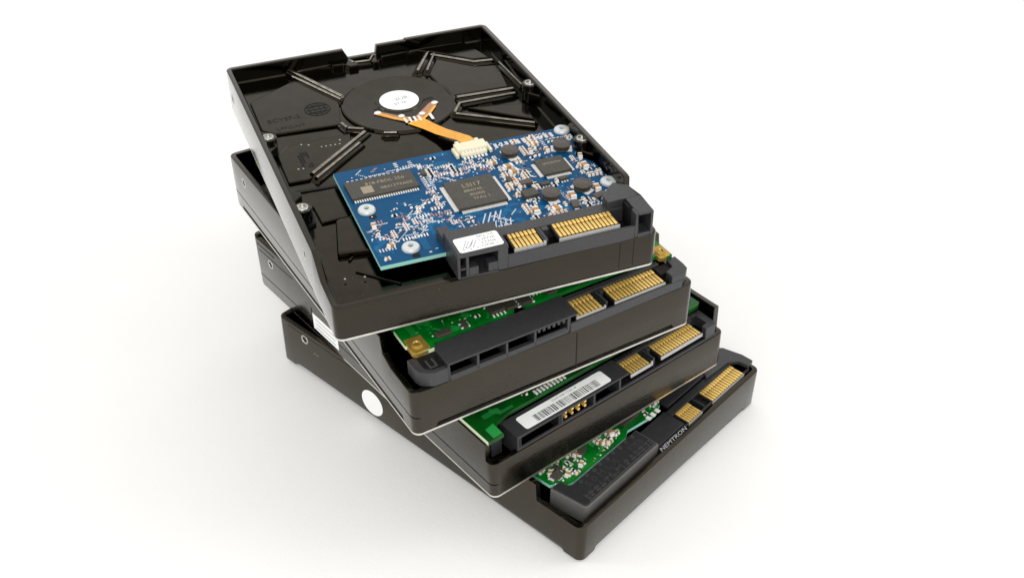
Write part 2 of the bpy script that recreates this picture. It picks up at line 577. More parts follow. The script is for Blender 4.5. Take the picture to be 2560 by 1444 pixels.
def scatter(parent, rnd, rects, keys, n, z, avoid, mind=1.3, jitter=0.0):
    pts = []
    tries = 0
    while len(pts) < n and tries < n * 60:
        tries += 1
        x0, x1, y0, y1 = rnd.choices(rects, [(r[1] - r[0]) * (r[3] - r[2]) for r in rects])[0]
        x, y = rnd.uniform(x0, x1), rnd.uniform(y0, y1)
        if any(a - .9 < x < b + .9 and c - .9 < y < d + .9 for a, b, c, d in avoid):
            continue
        if any((x - a) ** 2 + (y - b) ** 2 < mind ** 2 for a, b in pts):
            continue
        k = rnd.choice(keys)
        turn = rnd.choice((0, 1))
        st = 1.05 if k.endswith('_s') else 1.35
        for q in range(rnd.choice((1, 2, 3, 4))):
            xx, yy = (x, y + q * st) if not turn else (x + q * st, y)
            if len(pts) >= n or any(a - .9 < xx < b + .9 and c - .9 < yy < d + .9 for a, b, c, d in avoid):
                break
            if any((xx - a) ** 2 + (yy - b) ** 2 < (mind * .72) ** 2 for a, b in pts) or not (x0 < xx < x1 and y0 < yy < y1):
                break
            pts.append((xx, yy))
            put(ME[k].name.split('.')[0], ME[k], xx, yy, z, (math.pi / 2 if turn else 0) + rnd.uniform(-.02, .02), parent)
    return pts


def specks(name, parent, rnd, rects, n, z, avoid, mats, dens=None):
    """solder dots and printed ticks, far too many to pick apart"""
    mb = MB()
    for _ in range(n):
        x0, x1, y0, y1 = rnd.choices(rects, [(r[1] - r[0]) * (r[3] - r[2]) for r in rects])[0]
        x, y = rnd.uniform(x0, x1), rnd.uniform(y0, y1)
        if any(a < x < b and c < y < d for a, b, c, d in avoid):
            continue
        t = rnd.random()
        m = rnd.randrange(len(mats))
        if t < .45:
            mb.disc(x, y, z, z + .05, rnd.uniform(.15, .32), n=8, mi=m)
        elif t < .8:
            lx, ly = (rnd.uniform(.5, 1.1), .22) if rnd.random() < .5 else (.22, rnd.uniform(.5, 1.1))
            mb.box(x - lx / 2, x + lx / 2, y - ly / 2, y + ly / 2, z, z + .05, m)
        else:
            a = rnd.uniform(.3, .5)
            mb.box(x - a, x + a, y - a * .7, y + a * .7, z, z + .12, m)
    o = mb.build(name, mats, parent)
    o['kind'] = 'stuff'
    return o


def traces(parent, rnd, rects, n, z, avoid, mkey):
    mb = MB()
    for _ in range(n):
        x0, x1, y0, y1 = rnd.choices(rects, [(r[1] - r[0]) * (r[3] - r[2]) for r in rects])[0]
        x, y = rnd.uniform(x0, x1), rnd.uniform(y0, y1)
        k = rnd.randint(2, 5)
        ln = rnd.uniform(2.5, 8)
        d = rnd.choice(((1, 0), (0, 1), (.707, .707), (.707, -.707)))
        ex, ey = x + d[0] * ln, y + d[1] * ln
        if not (x0 < ex < x1 and y0 < ey < y1) or any(a < q[0] < b and c < q[1] < e for q in ((x, y), (ex, ey)) for a, b, c, e in avoid):
            continue
        for i in range(k):
            ox, oy = -d[1] * i * .42, d[0] * i * .42
            mb.bar((x + ox, y + oy), (ex + ox, ey + oy), .17, z, z + .025 + .001 * i, 0, topw=.9)
    o = mb.build('circuit_traces', mkey, parent)
    o['kind'] = 'stuff'
    return o


def board(parent, poly, z, th, mkey, edge, label=None, pale=None):
    mb = MB()
    mb.prism(poly, z - th, z, 0, side=1, pale=pale)
    o = mb.build('circuit_board', [mkey, edge], parent)
    if label:
        o['label'] = label
    return o


def paper(name, parent, x0, x1, y0, y1, z, r=1.0, th=.09, mkey='paper'):
    pts = []
    for cx, cy, a0 in ((x1 - r, y0 + r, -90), (x1 - r, y1 - r, 0), (x0 + r, y1 - r, 90), (x0 + r, y0 + r, 180)):
        for k in range(5):
            a = math.radians(a0 + 22.5 * k)
            pts.append((cx + r * math.cos(a), cy + r * math.sin(a)))
    mb = MB()
    mb.prism(pts, z, z + th)
    return mb.build(name, mkey, parent)


# ------------------------------------------------------------------ the table
mb = MB()
mb.box(-3000, 3000, -3000, 3000, -20, 0)
tb = mb.build('tabletop', 'table')
tb.location = (0, 0, -0.0004)
tb['kind'] = 'structure'

# ================================================================== DRIVE 1: the top one, blue board
d1 = drive_root('hard_drive', 'topmost black hard drive with the blue circuit board, orange ribbon and round white sticker',
                -40.006, 61.135, -26.032, 82.93, 0.088, -0.5155)
RIM = 15.4
LO = 11.2
ZF = 9.6
tray(d1, [
    [(0, LO), (W, LO)],
    [(0, LO), (14.6, LO), (15.0, 14.2), (20.4, 14.9), (20.8, 19.0), (22, 19.3), (120, 16.4), (136, 15.9), (L, RIM)],
    [(0, RIM), (33, RIM), (33.4, RIM - .5), (44.6, RIM - .5), (45.2, 11.6), (55.6, 11.6), (57.6, RIM), (W, RIM)],
    [(0, RIM), (124.4, 16.7), (126, 16.4), (133, LO + .3), (134, LO), (L, LO)],
], ZF, thick=2.1)
cover(d1, 8.2)


def SH(p):      # floor details were measured on a plane 2.5 mm lower: same sight lines, real height
    return (p[0] - .88, p[1] - 4.1)


PH = 0.95      # height of the raised pads
# floor details: ribs
mb = MB()
ribs = [((22.6, 152.0), (36.6, 122.6), 1.5), ((23.8, 143.6), (35.6, 120.2), 1.1),
        ((76.5, 144.1), (68.0, 130.8), 1.4), ((78.3, 141.8), (71.3, 129.6), 1.0),
        ((77.2, 141.6), (90.3, 130.0), 1.3), ((90.3, 130.0), (97.2, 129.0), 1.3), ((99.0, 126.2), (100.2, 106.5), 1.2),
        ((74.8, 106.4), (96, 105.2), 1.3), ((74.2, 102.0), (95.2, 101.6), 1.1), ((70.2, 96.2), (74.2, 102.0), 1.2),
        ((70.4, 95.2), (93.5, 79.2), 1.1),
        ((37.0, 95.2), (13.6, 75.6), 1.3), ((33.2, 88.6), (14.2, 72.6), 1.1), ((31.2, 103.6), (32.2, 100.0), 1.2), ((32.5, 99.6), (37.2, 97.0), 1.1),
        ((27.0, 149.3), (46.0, 149.9), 1.0), ((46.0, 149.9), (48.0, 146.2), 1.0), ((48.2, 146.0), (53.8, 145.4), 1.0), ((54.0, 145.4), (56.2, 149.2), 1.0),
        ((56.2, 149.2), (69.0, 149.8), 1.1), ((71.0, 149.9), (92.0, 149.4), 1.2),
        ((12.4, 20.8), (22.6, 10.6), .8), ((11.9, 26.6), (13.3, 28.2), .9), ((47, 90.5), (43, 92), 1.0), ((60, 84), (66, 76), .9)]
for a, b, wd in ribs:
    mb = MB()
    if wd > .95:                          # the foot swells out of the floor, the crest stands on it
        fb = MB()
        fb.round_rib(SH(a), SH(b), wd * 2.9, ZF - .3, ZF + 1.35, top=0)
        foot = fb.build('floor_rib', ['paint_in'], d1, smooth=60)
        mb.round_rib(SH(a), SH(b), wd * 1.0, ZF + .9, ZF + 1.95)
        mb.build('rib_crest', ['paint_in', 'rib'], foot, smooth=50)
    else:
        mb.round_rib(SH(a), SH(b), wd * .8, ZF - .3, ZF + .6)
        mb.build('floor_rib', ['paint_in', 'paint_in'], d1, smooth=50)
for st_ in ([(38.5, 144.6), (45.6, 144.6), (46.6, 141.6), (48, 140.4), (48, 138.8), (44.6, 138.8), (43, 141.4), (38.5, 141.8)],
            [(53.5, 138.8), (53.5, 140.6), (56.4, 144.6), (68.5, 144.6), (68.5, 142.6), (58, 142.2), (56, 138.8)]):
    mb = MB()                          # stepped ledges beside the notch of the far wall
    mb.prism(st_, ZF - .3, ZF + 1.9)
    mb.build('wall_step', 'paint_in', d1, bevel=.4, segs=3)
# spindle plateau and motor hub
mb = MB()
HX, HY = 53.6, 107.2
mb.lathe(HX, HY, [(20.9, ZF - .3), (20.4, ZF + .75), (19.9, ZF + 1.0), (19.3, ZF + .95)], 96)
mb.lathe(HX + .4, HY + 1.1, [(8.6, ZF + .9), (8.4, ZF + 1.15), (7.3, ZF + 1.15), (7.2, ZF + .98)], 48)
mb.build('motor_hub', 'paint_in', d1, smooth=25)
for pad in (((31, 104.0), (35, 121), (24, 142), (5, 131), (4.6, 109.6), (8.2, 106.0)),
            ((72.8, 109), (95.5, 108.2), (98.2, 125.5), (89.6, 127.4), (78, 138.5), (71.5, 128), (72.5, 118)),
            ((72.6, 149.2), (93, 148.4), (97.5, 132.5), (91, 133.4), (79.4, 144)),
            ((75.6, 99.2), (96.5, 94.5), (95, 82.5)),
            ((5.5, 92), (10.5, 97), (32.4, 97), (30.5, 88.6), (12.2, 73.6), (5.2, 73.8)),
            ((5, 66), (18.8, 65.6), (30, 62), (30, 49), (9.2, 48), (9.0, 57.5), (5, 58))):
    mb = MB()                  # raised pads of the casting floor
    mb.prism([SH(p) for p in pad], ZF - .3, ZF + PH)
    mb.build('floor_pad', 'paint_in', d1, bevel=.5, segs=3)
mb = MB()                      # tall block left of the board
mb.prism([(12.4, 42.6), (17.6, 43.6), (22.5, 43), (26, 22.5), (8.2, 25.4)], ZF - .3, ZF + 1.7)
mb.build('floor_block', 'paint_in', d1, bevel=.8, segs=3)
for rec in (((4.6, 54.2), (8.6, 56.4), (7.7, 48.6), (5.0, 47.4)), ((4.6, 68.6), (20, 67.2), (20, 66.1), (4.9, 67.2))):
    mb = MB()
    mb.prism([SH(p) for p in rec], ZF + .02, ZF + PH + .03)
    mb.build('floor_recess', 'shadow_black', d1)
# embossed marks on the floor
mb = MB()
ox, oy = SH((26.2, 117.4))
for rr_, rq in ((4.7, 4.2), (3.2, 2.9)):
    n = 40
    vo = [(ox + rr_ * math.cos(2 * math.pi * i / n), oy + rr_ * math.sin(2 * math.pi * i / n), ZF + PH + .10) for i in range(n)]
    vi = [(ox + rq * math.cos(2 * math.pi * i / n), oy + rq * math.sin(2 * math.pi * i / n), ZF + PH + .10) for i in range(n)]
    mb.add(vo + vi, [(i, (i + 1) % n, n + (i + 1) % n, n + i) for i in range(n)])
for a in (-2.6, -1.0, 1.0, 2.6):
    mb.box(ox + a - .2, ox + a + .2, oy - 3.4, oy + 3.4, ZF + PH, ZF + PH + .12)
for a in (-2, 0, 2):
    mb.box(ox - 3.8, ox + 3.8, oy + a - .15, oy + a + .15, ZF + PH, ZF + PH + .13)
em = mb.build('embossed_oval', 'shadow_black', d1)
text('embossed_lettering', 'BCYSP-2', *SH((13.4, 114.6)), ZF + PH + .04, 3.4, 'shadow_black', d1, sx=.95)
text('embossed_lettering', 'LFPC-NT', *SH((14.6, 108.4)), ZF + PH + .04, 2.6, 'shadow_black', d1, sx=1.0)
for gx, gy, g in ((82.5, 97.6, 'IIIIIII'),):
    text('embossed_lettering', g, *SH((gx, gy)), ZF + PH + .04, 3.0, 'shadow_black', d1)
mb = MB()
rnd = random.Random(4)
for i in range(4):
    for j in range(7):
        if rnd.random() < .75:
            x, y = 11.0 + i * .95, 76.6 + j * 1.45
            mb.box(x, x + .75, y, y + 1.2, ZF + PH, ZF + PH + .08)
mb.build('embossed_date_stamp', 'shadow_black', d1)['kind'] = 'stuff'
mb = MB()
for i in range(5):
    mb.lathe(20.0 + i * 1.55, 87.6 - i * .1, [(.32, ZF + PH - .1), (.3, ZF + PH + .10), (.1, ZF + PH + .2)], 10)
for x, y in ((14, 91.4), (16.2, 90.2), (26.9, 89.6), (9.3, 76.5), (10.9, 76.3), (7.2, 13.5), (12.8, 12.4)):
    mb.lathe(x, y, [(.36, ZF + PH - .1), (.34, ZF + PH + .15), (.1, ZF + PH + .25)], 10)
mb.build('floor_studs', 'steel', d1, smooth=40)['kind'] = 'stuff'
for x, y, z in ((3.4, 92.4, 15.4), (3.6, 47.2, 15.4), (98.6, 93.6, 16.4), (98.7, 49.6, 17.6)):
    put('screw_boss', ME['boss'], x, y, z, parent=d1)
for g, gz in (([(1.7, 61.5), (2.6, 61.5), (5.6, 58), (5.6, 56), (1.7, 52)], 13.9), ([(1.7, 99.5), (2.6, 99.5), (5.4, 97), (5.4, 88), (1.7, 84)], 13.9),
              ([(99.8, 99.5), (99.0, 99.5), (96.4, 96), (96.4, 90.5), (99.8, 86)], 14.4), ([(99.8, 55.5), (99.0, 55.5), (96.6, 52.5), (96.6, 46), (99.8, 42)], 15.2)):
    mb = MB()
    mb.prism(g, ZF, gz)
    mb.build('wall_gusset', 'paint_in', d1, bevel=.4)
side_holes(d1, [(139, 6.6), (32.5, 8.6)])
# motor label
mb = MB()
mb.lathe(HX + .45, HY + 1.2, [(7.1, ZF + 1.2), (7.05, ZF + 1.32)], 48)
st = mb.build('round_sticker', 'paper', d1)
text('sticker_print', '2UR', HX + 1.6, HY + 2.0, ZF + 1.36, 2.9, 'inkgrey', st, rz=.1)
text('sticker_print', 'E7 26', HX + .2, HY - 1.2, ZF + 1.36, 2.0, 'inkgrey', st, rz=.1)
for a, b, wd in (((HX - 9.5, HY - 2.6), (HX - 6.9, HY - 2.0), 2.0), ((HX + 7.6, HY - 1.6), (HX + 12.2, HY - 1.0), 1.7)):
    mb = MB()                  # slots either side of the sticker
    mb.bar(a, b, wd, ZF + .9, ZF + 1.0, topw=1)
    mb.build('hub_slot', 'shadow_black', d1)
# flexible ribbon
mb = MB()
za = ZF + 1.25
mb.strip([(54.6, 92.6, za + .1), (57.6, 86.6, za + .35), (60.2, 80.5, za + .9), (62.6, 74, za + 2.4), (64.1, 68.8, 14.7), (64.6, 64.5, 15.3)], [6.4, 5.0, 4.9, 4.9, 4.9, 4.9], .16, 0)
fx = mb.build('ribbon_cable', 'orange', d1, smooth=60)
for k in (-1.6, -.55, .55, 1.6):        # copper tracks inside the film
    mb = MB()
    mb.strip([(55.2 + k * .95, 91.6 + k * .45, za + .16), (57.6 + k * .92, 86.6 + k * .38, za + .40), (60.2 + k * .92, 80.5 + k * .36, za + .95), (62.6 + k * .95, 74 + k * .3, za + 2.45), (64.1 + k, 68.8 + k * .1, 14.75)], .42, .05)
    mb.build('ribbon_track', 'amber2', fx, smooth=60)
for pa, wa, pb in (([(43.4, 102.8, za), (48.4, 97.6, za), (53.2, 93.4, za + .12)], [2.4, 2.8, 3.4], [(44.4, 101.3, za + .1), (48.6, 96.4, za + .1), (52.8, 92.6, za + .22)]),
                   ([(64.6, 101.6, za), (60.2, 97.2, za), (56.2, 93.2, za + .12)], [3.0, 3.0, 3.2], [(64.6, 99.6, za + .1), (61.0, 95.2, za + .1), (57.4, 92.0, za + .22)])):
    mb = MB()
    mb.strip(pa, wa, .14)
    arm = mb.build('ribbon_arm', 'amber', d1)
    mb = MB()
    mb.strip(pb, .9, .08)
    mb.build('ribbon_edge_trace', 'orange', arm)
mb = MB()
for x, y, a in ((44.2, 102.3, 1.1), (65.2, 102.0, 1.1), (51.3, 97.1, 1.0), (58.6, 96.2, 1.0)):
    mb.disc(x, y, za + .05, za + .30, a, a * .7, n=14, sx=1.2)
for i in range(4):
    mb.box(51.2 + i * 1.7, 52.0 + i * 1.7, 91.6 - i * .1, 95.0 - i * .1, za + .12, za + .32)
mb.box(60.4, 61.4, 90.8, 94.8, za + .1, za + .3)
mb.build('solder_pads', 'solder', fx)['kind'] = 'stuff'

# blue circuit board
PZ = 14.0
poly = [(17.3, 10.9), (17.9, 64.3), (60, 64.3), (98.2, 64.3), (99.0, 59.3), (98.8, 51.0), (94.8, 47.0), (94.8, 46.0), (98.6, 39.4), (99.2, 19.4), (99.2, 10.5), (40, 10.5)]
b1 = board(d1, poly, PZ, 1.3, 'blue', 'edge_teal', 'blue circuit board crowded with components at its right end')
CONN = 'connector'
av = [(17, 43, 43.6, 58.4), (45.6, 66, 26.2, 46.0), (77.6, 91.4, 34.6, 48.2), (36, 100, 0, 13.6), (36, 41, 12, 19.4), (57, 70, 56.5, 66),
      (18, 25.6, 36.2, 43.8), (24.6, 32, 12.6, 20), (93.2, 101, 58.6, 66), (94, 101.6, 23, 31),
      (70.8, 78.6, 49.8, 58), (88, 96, 47, 55.2), (73, 81, 21.6, 29.6), (84.6, 92, 22.6, 30.4), (96, 101, 39, 52)]
mem = chip(d1, 19.1, 41.0, 46.0, 55.9, PZ, 1.15, 'fb', (27, 8), 'long memory chip near the board\'s left corner', ln=1.1)
text('chip_print', '818-FBDL 256', 31.5, 52.6, PZ + 1.17, 2.2, 'chiptext', mem)
text('chip_print', '08412TE60X', 34.5, 49.0, PZ + 1.17, 2.0, 'chiptext', mem)
mb = MB(); mb.box(23.2, 26.8, 47.6, 51.6, PZ + 1.16, PZ + 1.19); mb.build('chip_mark', 'chiptext', mem)
mc = chip(d1, 47.9, 63.9, 28.4, 44.0, PZ, 1.35, 'fblr', (34, 34), 'large square controller chip in the middle of the blue board', ln=1.35)
text('chip_print', 'LSI17', 56.0, 40.0, PZ + 1.37, 2.9, 'chiptext', mc)
for i, s in enumerate(('88i6745', 'B5000', 'TFA2 1')):
    text('chip_print', s, 55.5 + i * .6, 37.0 - i * 2.4, PZ + 1.37, 1.9, 'chiptext', mc)
dc = chip(d1, 79.8, 89.4, 36.9, 46.0, PZ, 1.35, 'fblr', (18, 18), 'smaller square chip among the coils', ln=1.2)
text('chip_print', 'SMOOTH', 84.6, 42.6, PZ + 1.37, 1.5, 'chiptext', dc)
for x, y in ((21.8, 39.9), (28.2, 16.3), (97.0, 62.0), (97.6, 27.0)):
    put('screw', ME['screw'], x, y, PZ + .02, random.random(), d1)
for x, y in ((22.6, 36.0), (28.6, 12.3), (97.2, 57.6), (97.6, 22.6)):
    mb = MB()
    mb.disc(x, y, PZ, PZ + .03, 1.25, n=16)
    mb.build('board_hole', 'shadow_black', b1)
for x, y, r in ((74.6, 53.8, .2), (92.0, 51.2, 1.2), (77.0, 25.6, 0), (88.2, 26.6, .5)):
    put('inductor', ME['inductor'], x, y, PZ, r, b1)
for k, x, y, r in (('cap_l', 71.0, 46.4, 0.1), ('cap_l', 71.6, 43.0, .15), ('cap_l', 69.6, 19.9, 1.5), ('cap_l', 94.4, 38.0, 1.6), ('cap_l', 92.4, 24.6, 1.5), ('cap_l', 95.2, 20.6, .1),
                   ('cap_l', 75.8, 18.2, .1), ('cap_l', 83.4, 23.4, 1.5), ('cap_m', 67.6, 50.6, .2), ('cap_m', 84.6, 56.4, .1), ('cap_m', 81.6, 52.8, 1.4), ('cap_m', 87.0, 51.8, 1.6), ('cap_m', 95.6, 44.2, 1.3),
                   ('so8', 71.4, 29.0, .05), ('sot', 84.8, 33.6, .1), ('sot', 78.2, 32.8, 0), ('diode', 82.2, 18.6, 1.4), ('diode', 91.2, 20.4, .3), ('diode', 72.8, 35.6, 0),
                   ('sot', 68.6, 39.2, 1.57), ('sot', 44.5, 53.0, 1.57), ('cap_m', 21.2, 30.5, 1.5), ('res', 21.6, 27.4, 1.5), ('cap', 20.2, 13.4, .1), ('cap_m', 23.0, 19.0, .4)):
    put(ME[k].name.split('.')[0], ME[k], x, y, PZ, r, b1)
rnd = random.Random(11)
scatter(b1, rnd, [(66, 99, 15, 62)], ['cap', 'cap_s', 'res', 'res_s', 'cap', 'res', 'cap_s', 'cap'], 165, PZ, av, 1.35)
scatter(b1, rnd, [(43, 70, 46.5, 62), (18.5, 47, 20, 62)], ['cap_s', 'res_s', 'res_s', 'cap_s', 'res'], 24, PZ, av, 1.7)
scatter(b1, rnd, [(42, 48, 30, 58), (33, 47, 33, 38), (20, 28, 20, 27), (27, 37, 24, 30), (43, 50, 17, 25), (44, 66, 50, 58)], ['cap_s', 'res_s', 'cap_s', 'res'], 70, PZ, av, 1.3)
specks('solder_specks', b1, rnd, [(66, 99, 14, 63)], 520, PZ, av, ['white', 'pink', 'solder', 'white', 'chip', 'tan', 'shadow_black'])
specks('solder_specks', b1, rnd, [(19, 66, 12, 63)], 70, PZ, av, ['white', 'solder', 'pink', 'white'])
specks('solder_specks', b1, rnd, [(42, 52, 46, 56), (41, 47.5, 36, 46), (27, 47, 27, 32), (22, 34, 20, 26), (52, 66, 46.5, 52), (42, 52, 17, 26), (18.5, 23, 21, 34)], 130, PZ, av, ['white', 'pink', 'white', 'solder', 'chip'])
mb = MB()                               # ordered rows of vias and pads
spots_ = [(42, 50.5, 47, 56), (41.5, 47, 34, 46), (26, 47, 26, 33), (20, 36, 19, 27), (52, 66, 47, 55), (41, 66, 14, 26), (18.5, 23, 18, 36), (22, 47, 58, 62), (66, 98, 14, 62), (66, 98, 14, 62)]
for q in range(150):
    x0, x1, y0, y1 = rnd.choice(spots_)
    x, y = rnd.uniform(x0, x1), rnd.uniform(y0, y1)
    dx, dy = rnd.choice(((.62, 0), (0, .7), (.5, .5), (.62, 0), (.5, -.5)))
    m = rnd.choice((0, 0, 1, 2))
    long_ = rnd.random() < .4
    for k in range(rnd.randint(3, 9)):
        xx, yy = x + dx * k * (1.5 if long_ else 1), y + dy * k * (1.5 if long_ else 1)
        if not (18 < xx < 98 and 13 < yy < 63) or any(a < xx < b and c < yy < d for a, b, c, d in av):
            break
        if long_ and dy == 0:
            mb.box(xx - .2, xx + .2, yy - .75, yy + .75, PZ, PZ + .07, m)
        elif long_:
            mb.box(xx - .6, xx + .6, yy - .2, yy + .2, PZ, PZ + .07, m)
        else:
            mb.disc(xx, yy, PZ, PZ + .05, .23, n=8, mi=m)
mb.build('via_rows', ['white', 'solder', 'pink'], b1)['kind'] = 'stuff'
traces(b1, rnd, [(18, 99, 11, 63)], 230, PZ, av, 'blue_trace')
mb = MB()
for i in range(11):                     # rows of bright test pads along the right rear edge
    mb.box(72 + i * 2.0, 73.1 + i * 2.0, 59.6, 62.4, PZ, PZ + .1)
for i in range(4):
    mb.bar((52.5 + i * 1.7, 20.6), (55.0 + i * 1.7, 25.0), .45, PZ, PZ + .1)
    mb.bar((56.4 + i * 1.6, 20.0), (55.4 + i * 1.6, 17.0), .40, PZ, PZ + .1)
for i in range(3):
    mb.box(52.6 + i * 1.5, 53.4 + i * 1.5, 48.2, 51.4, PZ, PZ + .1)
for i in range(9):
    mb.box(28 + i * 1.7, 28.8 + i * 1.7, 26.4 + i * .0, 26.8, PZ, PZ + .08)
for i in range(12):
    mb.box(20.5 + i * 1.5, 21.3 + i * 1.5, 57.7, 58.1, PZ, PZ + .08)
p = mb.build('test_pads', 'white', b1); p['kind'] = 'stuff'
# cream plug
mb = MB()
mb.box(58.6, 69.2, 59.4, 64.0, PZ, 16.2)
mb.box(57.6, 58.6, 57.6, 63.0, PZ, 15.4)
mb.box(69.2, 70.2, 57.6, 63.0, PZ, 15.4)
mb.box(59.4, 68.4, 57.8, 59.4, PZ, 15.3)
mb.box(59.6, 61.0, 64.0, 65.6, PZ, 16.0)
mb.box(66.4, 67.8, 64.0, 65.6, PZ, 16.0)
cp = mb.build('ribbon_plug', 'cream', d1, bevel=.25)
mb = MB()
leads(mb, 60.2, 67.6, 58.8, 15.3, 7, ln=.9)
leads(mb, 60.2, 67.6, 57.0, PZ, 7, ln=1.2)
mb.build('plug_leads', 'solder', cp)['kind'] = 'stuff'


# connector of drive 1
def conn_tongue(mb, x0, x1, y0, y1, z, mi=0):
    mb.box(x0, x1, y0, y1, z - 1.3, z, mi)


mb = MB()
ZB = 11.25
F = 15.6
# front wall, low
mb.box(52.4, 93.4, 0.05, 1.0, ZB, F)
mb.box(52.4, 93.4, 8.6, 12.9, ZB, 17.0)          # back strip over the board
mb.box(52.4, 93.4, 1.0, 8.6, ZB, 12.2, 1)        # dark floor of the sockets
# left block, hollow with openings to the front
zt = 20.0
mb.box(37.0, 52.4, 0.05, 12.4, 18.55, zt)        # roof
mb.box(37.0, 37.8, 0.05, 12.4, ZB, 18.55)
mb.box(39.5, 40.4, 0.05, 8.0, ZB, 18.55)
mb.box(49.3, 52.4, 0.05, 8.6, ZB, 18.55)
mb.box(37.8, 49.3, 0.05, 8.0, ZB, 11.75)
mb.box(37.8, 39.5, 0.05, 2.0, 14.2, 14.85)
mb.box(40.4, 43.3, 0.05, 3.0, 11.75, 14.6)
mb.box(46.3, 49.3, 0.05, 3.0, 11.75, 14.7)
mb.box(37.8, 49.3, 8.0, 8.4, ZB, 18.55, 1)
mb.prism([(37.0, 12.4), (40.4, 12.4), (40.2, 18.6), (36.8, 18.6)], PZ + .02, 17.6)
# divider between the sockets
mb.box(65.0, 65.8, 1.8, 8.6, 12.2, 16.9)
mb.box(66.0, 68.0, 6.6, 8.6, 12.2, 16.9)
# right block
mb.prism([(93.4, 0.05), (94.3, 0.05), (94.3, 3.4), (93.4, 3.4)], ZB, zt - .3)
mb.box(98.5, 99.3, 0.05, 9.2, ZB, zt - .3)
mb.box(94.3, 98.5, 0.05, 5.0, ZB, 12.5)
mb.box(94.3, 98.5, 0.05, 9.2, 19.0, zt - .3)
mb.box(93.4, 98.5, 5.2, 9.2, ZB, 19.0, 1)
mb.prism([(88.4, 9.2), (99.3, 9.2), (98.4, 15.6), (94.5, 18.6), (91.6, 16.2), (88.4, 13.0)], 15.4, zt - .3)
c1 = mb.build('connector', ['plastic', 'shadow_black'], d1, bevel=.18)
c1['label'] = 'dark grey plug connector with open windows along the front edge'
for x0, x1, zz in ((54.9, 64.1, 16.4), (64.2, 64.95, 16.9), (69.2, 88.9, 16.4)):
    mb = MB()
    mb.box(x0, x1, 1.7, 8.65, 15.1, zz, 0)
    mb.box(x0, x1, 1.35, 1.7, 15.1, zz - .02, 1)
    mb.build('contact_tongue', ['plastic_dk', 'tonguelip'], c1)
contacts(c1, 55.8, 63.4, 7, 1.7, 16.42, 6.8)
contacts(c1, 70.1, 88.0, 15, 2.1, 16.42, 6.4)
mb = MB()
leads(mb, 54.5, 66.5, 13.6, PZ + .02, 9, ln=1.6)
leads(mb, 69.5, 88.5, 13.6, PZ + .02, 16, ln=1.6)
mb.build('connector_leads', 'solder', c1)['kind'] = 'stuff'
for sx_ in (88.6, 93.2):               # fine joints in the front wall
    mb = MB()
    mb.box(sx_, sx_ + .22, -.05, .1, 1.2, 10.6)
    mb.build('front_seam', 'shadow_black', d1)
lb = paper('label_sticker', d1, 38.0, 51.5, .5, 7.6, zt + .02, .9)
for i, s in enumerate(('0P2 7A', '12PNK', '33306', 'GN8 1')):
    text('label_print', s, 47.6, 6.4 - i * 1.55, zt + .14, 1.5, 'inkgrey', lb, sx=1.25)
mb = MB()
for i in range(5):
    mb.bar((39.4 + i * .75, 2.0 + .2 * (i % 2)), (41.6 + i * .75, 5.8 - .5 * (i % 3)), .22, zt + .11, zt + .14, topw=1)
for i in range(5):
    mb.box(39.3 + i * 1.05, 39.3 + i * 1.05 + .5, 1.3 + .9 * (i % 2), 1.75 + .9 * (i % 2), zt + .11, zt + .13)
mb.build('label_marks', 'inkgrey', lb)['kind'] = 'stuff'

# ================================================================== DRIVE 2: bright green board, grey connector
d2 = drive_root('hard_drive', 'second hard drive from the top, green board with gold corner pads, wide grey connector',
                -31.154, 40.265, -17.18, 53.002, 0.680, -0.743)
LO = 16.0
tray(d2, [
    [(0, LO), (W, LO)],
    [(0, LO), (19, LO), (19.8, 23.4), (L, 20.3)],
    [(0, 20.3), (W, 20.3)],
    [(0, 20.3), (L - 20, 23.6), (L - 19, LO + 2), (L - 14, LO), (L, LO)],
], 12.0, thick=2.2, grooves=(6.2,), feet=True, outm='paint_out2')
cover(d2, 5.2, 10)
side_holes(d2, [(133, 15.2), (60, 9)])
mb = MB()
mb.box(56.35, 56.75, -.06, .3, .6, 14.8)
mb.build('front_seam', 'shadow_black', d2)
PZ = 23.0
b2 = board(d2, [(5.2, 21), (5.0, 13.2), (8.6, 8.2), (12.0, 8.2), (13.2, 10.6), (40.5, 10.6), (41.4, 12.6), (44, 12.6), (44.5, 10.6), (95.5, 10.6), (96.5, 8.4), (98.4, 8.6), (98.6, 22), (98.6, 132), (5.2, 132)],
           PZ, 1.4, 'green', 'edge_green', 'bright green board seen as a strip under the drive above', pale=(0, 1, 2, 12))
for (x0, x1, y0, y1, sx_, sy_, sr) in ((5.2, 11.2, 8.2, 15.6, 8.1, 11.8, 1.9), (93.6, 98.4, 8.6, 15, 95.8, 11.6, 1.7)):
    mb = MB()
    mb.prism([(x0 + .9, y0), (x1 - .9, y0), (x1, y0 + .9), (x1, y1), (x0 + .3, y1), (x0, y0 + .9)], PZ - 1.6, PZ + .12)
    pd = mb.build('gold_pad', 'goldpad', d2, bevel=.25)
    mb = MB()
    mb.lathe(sx_, sy_, [(sr, PZ + .1), (sr - .1, PZ + .5), (sr * .65, PZ + .7), (sr * .5, PZ + .3)], 24)
    mb.build('screw', 'goldpad', pd, smooth=40)
for bx in ((38.5, 42.5, 11.2, 18), (53, 56.5, 11.2, 17), (64, 69, 11.0, 16), (14.5, 19.5, 10.8, 13.2)):
    mb = MB()
    mb.box(*bx, PZ, PZ + 1.0)
    mb.build('board_component', 'chip', b2, bevel=.2)
mb = MB()
zt = 22.4
ZB = LO + .05
mb.box(12.0, 57.0, 0.05, 10.2, zt - .7, zt)                 # roof
mb.box(12.0, 12.7, 0.05, 9.6, ZB, zt - .7)
for x in (22.0, 31.8, 41.6):
    mb.box(x - .42, x + .42, 0.05, 6, ZB, zt - .7)
mb.box(12.7, 53.4, 0.05, 1.6, ZB, ZB + 1.75)
